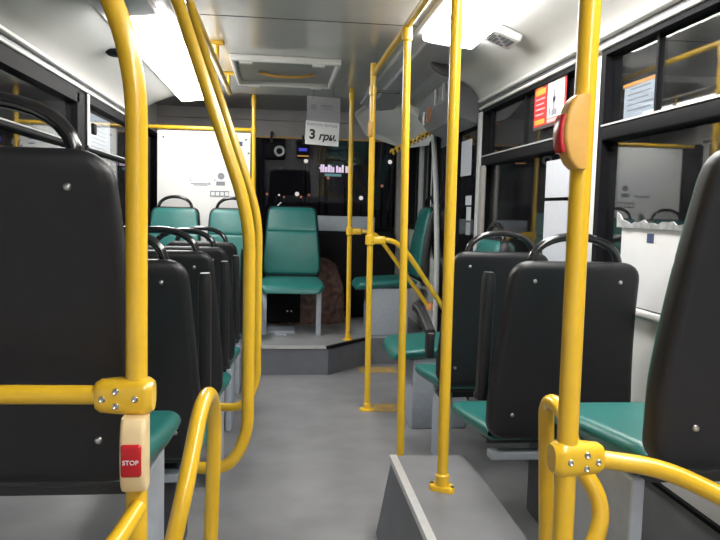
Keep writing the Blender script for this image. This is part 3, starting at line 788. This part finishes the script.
r = wsheet('window_paper', 2.69, 2.97, 1.172, 1.325, 'upper white paper on the second right window beside the pillar', PAPERB, group='papers on the second right window')
wsheet('window_paper', 2.69, 2.97, .88, 1.158, 'lower white paper on the second right window, showing below the black line', PAPERB, group='papers on the second right window')
# poster
r = wsheet('advert_poster', 2.79, 3.15, 1.47, 1.665, 'red and white advertising poster on the upper pane of the second right window', ADRED, 'poster')
mwp = frame((XG - .0012, 2.97, 1.5675), (0, -1, 0), (0, 0, 1))
g = panel(mwp, -.02, .16, -.062, .085, .0006, .0); g.build('picture', PAPER, r, False)
g = panel(mwp, -.18, .18, -.0975, -.085, .0006, .0); g.build('border', PEDD, r, False)
g = G()
for a in ((-.165, -.045, .05, .075), (-.165, -.05, -.075, -.055), (-.16, -.08, .078, .084)): q = panel(mwp, *a, .0006, .0); g.add(q.v, q.f)
g.build('headline_bars', ADYEL, r, False)
g = G()
for i in range(4): q = panel(mwp, -.16, -.05 - .012 * (i % 2), .03 - i * .022, .036 - i * .022, .0006, .0); g.add(q.v, q.f)
q = panel(mwp, -.02, .16, -.08, -.066, .0006, .0); g.add(q.v, q.f)
g.build('text_bars', ADPINK, r, False)
g = G()
for a in ((.045, .065, -.03, .05), (.04, .075, .0, .02), (.05, .06, .05, .075), (.03, .09, -.055, -.03), (.10, .11, -.05, .06), (0.0, .02, -.05, -.02)): q = panel(mwp, *a, .0005, .0007); g.add(q.v, q.f)
g.build('figure', INKG, r, False)
# papers by the door
DG = 'papers on the door glass'
wsheet('door_paper', 4.12, 4.36, 1.32, 1.53, 'largest white paper high on the door edge right of the box pole', PAPERB, x=1.10, group=DG)
wsheet('door_paper', 4.09, 4.22, 1.145, 1.20, 'small wide white paper below the largest door paper', PAPERB, x=1.10, group=DG)
wsheet('door_paper', 4.09, 4.19, 1.055, 1.135, 'small square white paper, middle one of the door stack', PAPERB, x=1.10, group=DG)
wsheet('door_paper', 4.09, 4.19, .97, 1.045, 'greyish lowest paper on the door edge', PAPERG, x=1.10, group=DG)
# left window: pale sheet with rows of grey bars
r = wsheet('printed_sheet', 4.10, 4.66, 1.14, 1.60, 'large pale sheet with grey text lines on the far left window', PAPERB, 'notice', x=XL - .023)
mwp = frame((XL - .0228, 4.38, 1.46), (0, 1, 0), (0, 0, 1))
g = G()
for i in range(9): q = panel(mwp, -.16 + .05 * (i < 2), .16 - .05 * (i < 2), .10 - i * .024, .107 - i * .024, .0005, 0); g.add(q.v, q.f)
g.build('text_lines', INKG, r, False)

# ------------------------------------------------------------------ cab front
root = thing('dashboard', (.1, 6.1, .19), 'black dashboard below the windscreen behind the middle seat', 'dashboard')
G().rbox(-.98, .98, 6.03, 6.24, .19, .915, .03).build('body', RUB, root)
G().rbox(-.05, .80, 6.05, 6.2, .915, 1.045, .012).build('top_ledge', PED, root)
root = thing('engine_cover', (.20, 5.78, .19), 'dark brown quilted engine cover hump between the middle seat and the platform pole', 'engine cover')
g = G(); rings = []; NU = 56
for i in range(23):
    t = PI / 2 * i / 22; k = math.cos(t) ** .42 if i < 22 else .02; z = .19 + .52 * math.sin(t) ** .9
    ring = []
    for j in range(NU):
        a = 2 * PI * j / NU
        q = 1 + .045 * abs(math.sin(a * 8 + i * .45)) + .03 * abs(math.sin(i * .9 - a * 4))
        ring.append((.225 + .30 * k * q * math.cos(a), 5.80 + .17 * k * q * math.sin(a), z * (1 + .012 * math.sin(a * 9 + i))))
    rings.append(ring)
g.loft(rings); g.build('quilted_cover', QUILT, root, ang=80)
g = G(); g.rbox(-.20, .17, 5.60, 5.63, .21, .50, .006); g.build('front_panel', RUB, root)
for x in (.07, .10): G().lathe([(.007, .002), (.007, -.003), (.002, -.004)], (x, 5.60, .30), 10, 'y').build('stud', STEEL, root)
root = thing('dash_camera', (-.03, 6.1, 1.56), 'black dash camera with a pale ring hanging at the windscreen top', 'camera')
G().rbox(-.14, .04, 6.08, 6.17, 1.50, 1.64, .02).build('body', RUB, root)
g = G(); g.lathe([(.025, .01), (.042, .006), (.046, -.01), (.040, -.02), (.027, -.016), (.025, .01)], (-.012, 6.08, 1.57), 20, 'y'); g.build('lens_ring', DOORG, root)
G().tube([(-.08, 6.14, 1.63), (-.08, 6.2, 1.72), (-.08, 6.24, 1.74)], .01, 8).build('bracket', PEDD, root)
g = G(); g.rbox(.145, .225, 6.17, 6.20, 1.565, 1.605, .004)
root = thing('display_with_reflection', (.18, 6.19, 1.53), 'small blue display with a glowing amber line imitating the route sign reflection', 'display')
G().rbox(.13, .24, 6.18, 6.22, 1.52, 1.64, .004).build('case', RUB, root)
G().box(.15, .22, 6.177, 6.181, 1.585, 1.61).build('screen', BLUELED, root, False)
G().box(.14, .235, 6.177, 6.181, 1.54, 1.549).build('route_sign_reflection', AMBREFL, root, False)  # glowing amber bar imitates a route sign reflected in the windscreen
G().tube([(.185, 6.2, 1.635), (.185, 6.24, 1.72)], .008, 8).build('bracket', PEDD, root)

# ------------------------------------------------------------------ floor marks
g = G(); g.box(.56, .82, 4.78, 4.95, .0, .002); single('floor_marking', g, STRIPE, 'farther worn yellow floor mark in the door well', 'floor marking', 'yellow floor marks by the door', False)
g = G(); g.box(.54, .82, 3.83, 3.99, .0, .002); single('floor_marking', g, STRIPE, 'nearer worn yellow floor mark beside the floor pole', 'floor marking', 'yellow floor marks by the door', False)

# ------------------------------------------------------------------ night outside
struct(G().box(-40, 40, 7.5, 60, -.5, -.4).build('ground', ASPH, smooth=False))
root = thing('neon_sign', (1.2, 16.5, 1.85), 'glowing pale neon sign outside beyond the windscreen', 'sign')
g = G(); x = .90
for i in range(13):
    w = random.choice((.03, .045, .06)); h = random.choice((.12, .15, .17))
    if i in (6, 9): x += .03
    g.box(x, x + w, 16.5, 16.53, 1.94, 1.94 + h); x += w + .012
g.build('letters', NEON, root, False)
G().box(1.0, 1.38, 16.52, 16.54, 1.85, 1.91).build('lower_line', NEONT, root, False)
for x in (1.0, 1.45): G().box(x, x + .05, 16.54, 16.58, -.4, 2.1).build('post', RUB, root, False)
def lamp(x, y, z, r, m, label):
    root = thing('street_lamp', (x, y, -.4), label, 'lamp', 'far street lights beyond the windscreen')
    G().lathe([(r * math.sin(PI * i / 8) + .001, -r * math.cos(PI * i / 8)) for i in range(9)], (x, y, z), 12).build('lamp_head', m, root)
    G().lathe([(.03, 0), (.03, z + .4 - r * .9)], (x, y + .02, -.4), 8).build('post', RUB, root)
SL = 'tiny far street light seen through the windscreen'
for i, (px, py, r, red) in enumerate(((267, 194, .04, 1), (279, 195, .03, 0), (284, 197, .03, 1), (297, 194, .07, 0), (301, 197, .04, 1), (309, 195, .04, 1), (306, 161, .07, 0), (361, 198, .07, 0), (390, 162, .07, 0), (395, 150, .05, 0), (382, 186, .05, 1), (320, 168, .03, 0), (328, 178, .05, 1))):
    d = Vector(((px - 360), -(py - 270), -720)); w = R @ d; k = 24 / w.y; lamp(w.x * k, 24, 1.1 + w.z * k, r, LAMPR if red else LAMP, SL)

# ------------------------------------------------------------------ world and view
wd = bpy.data.worlds.new('night'); S.world = wd; wd.use_nodes = True
wd.node_tree.nodes['Background'].inputs['Color'].default_value = (0.0035, 0.003, 0.004, 1)
wd.node_tree.nodes['Background'].inputs['Strength'].default_value = 1.0
S.view_settings.view_transform = 'Standard'; S.view_settings.look = 'None'; S.view_settings.gamma = 1.0
S.view_settings.use_curve_mapping = False
S.view_settings.exposure = 0.12
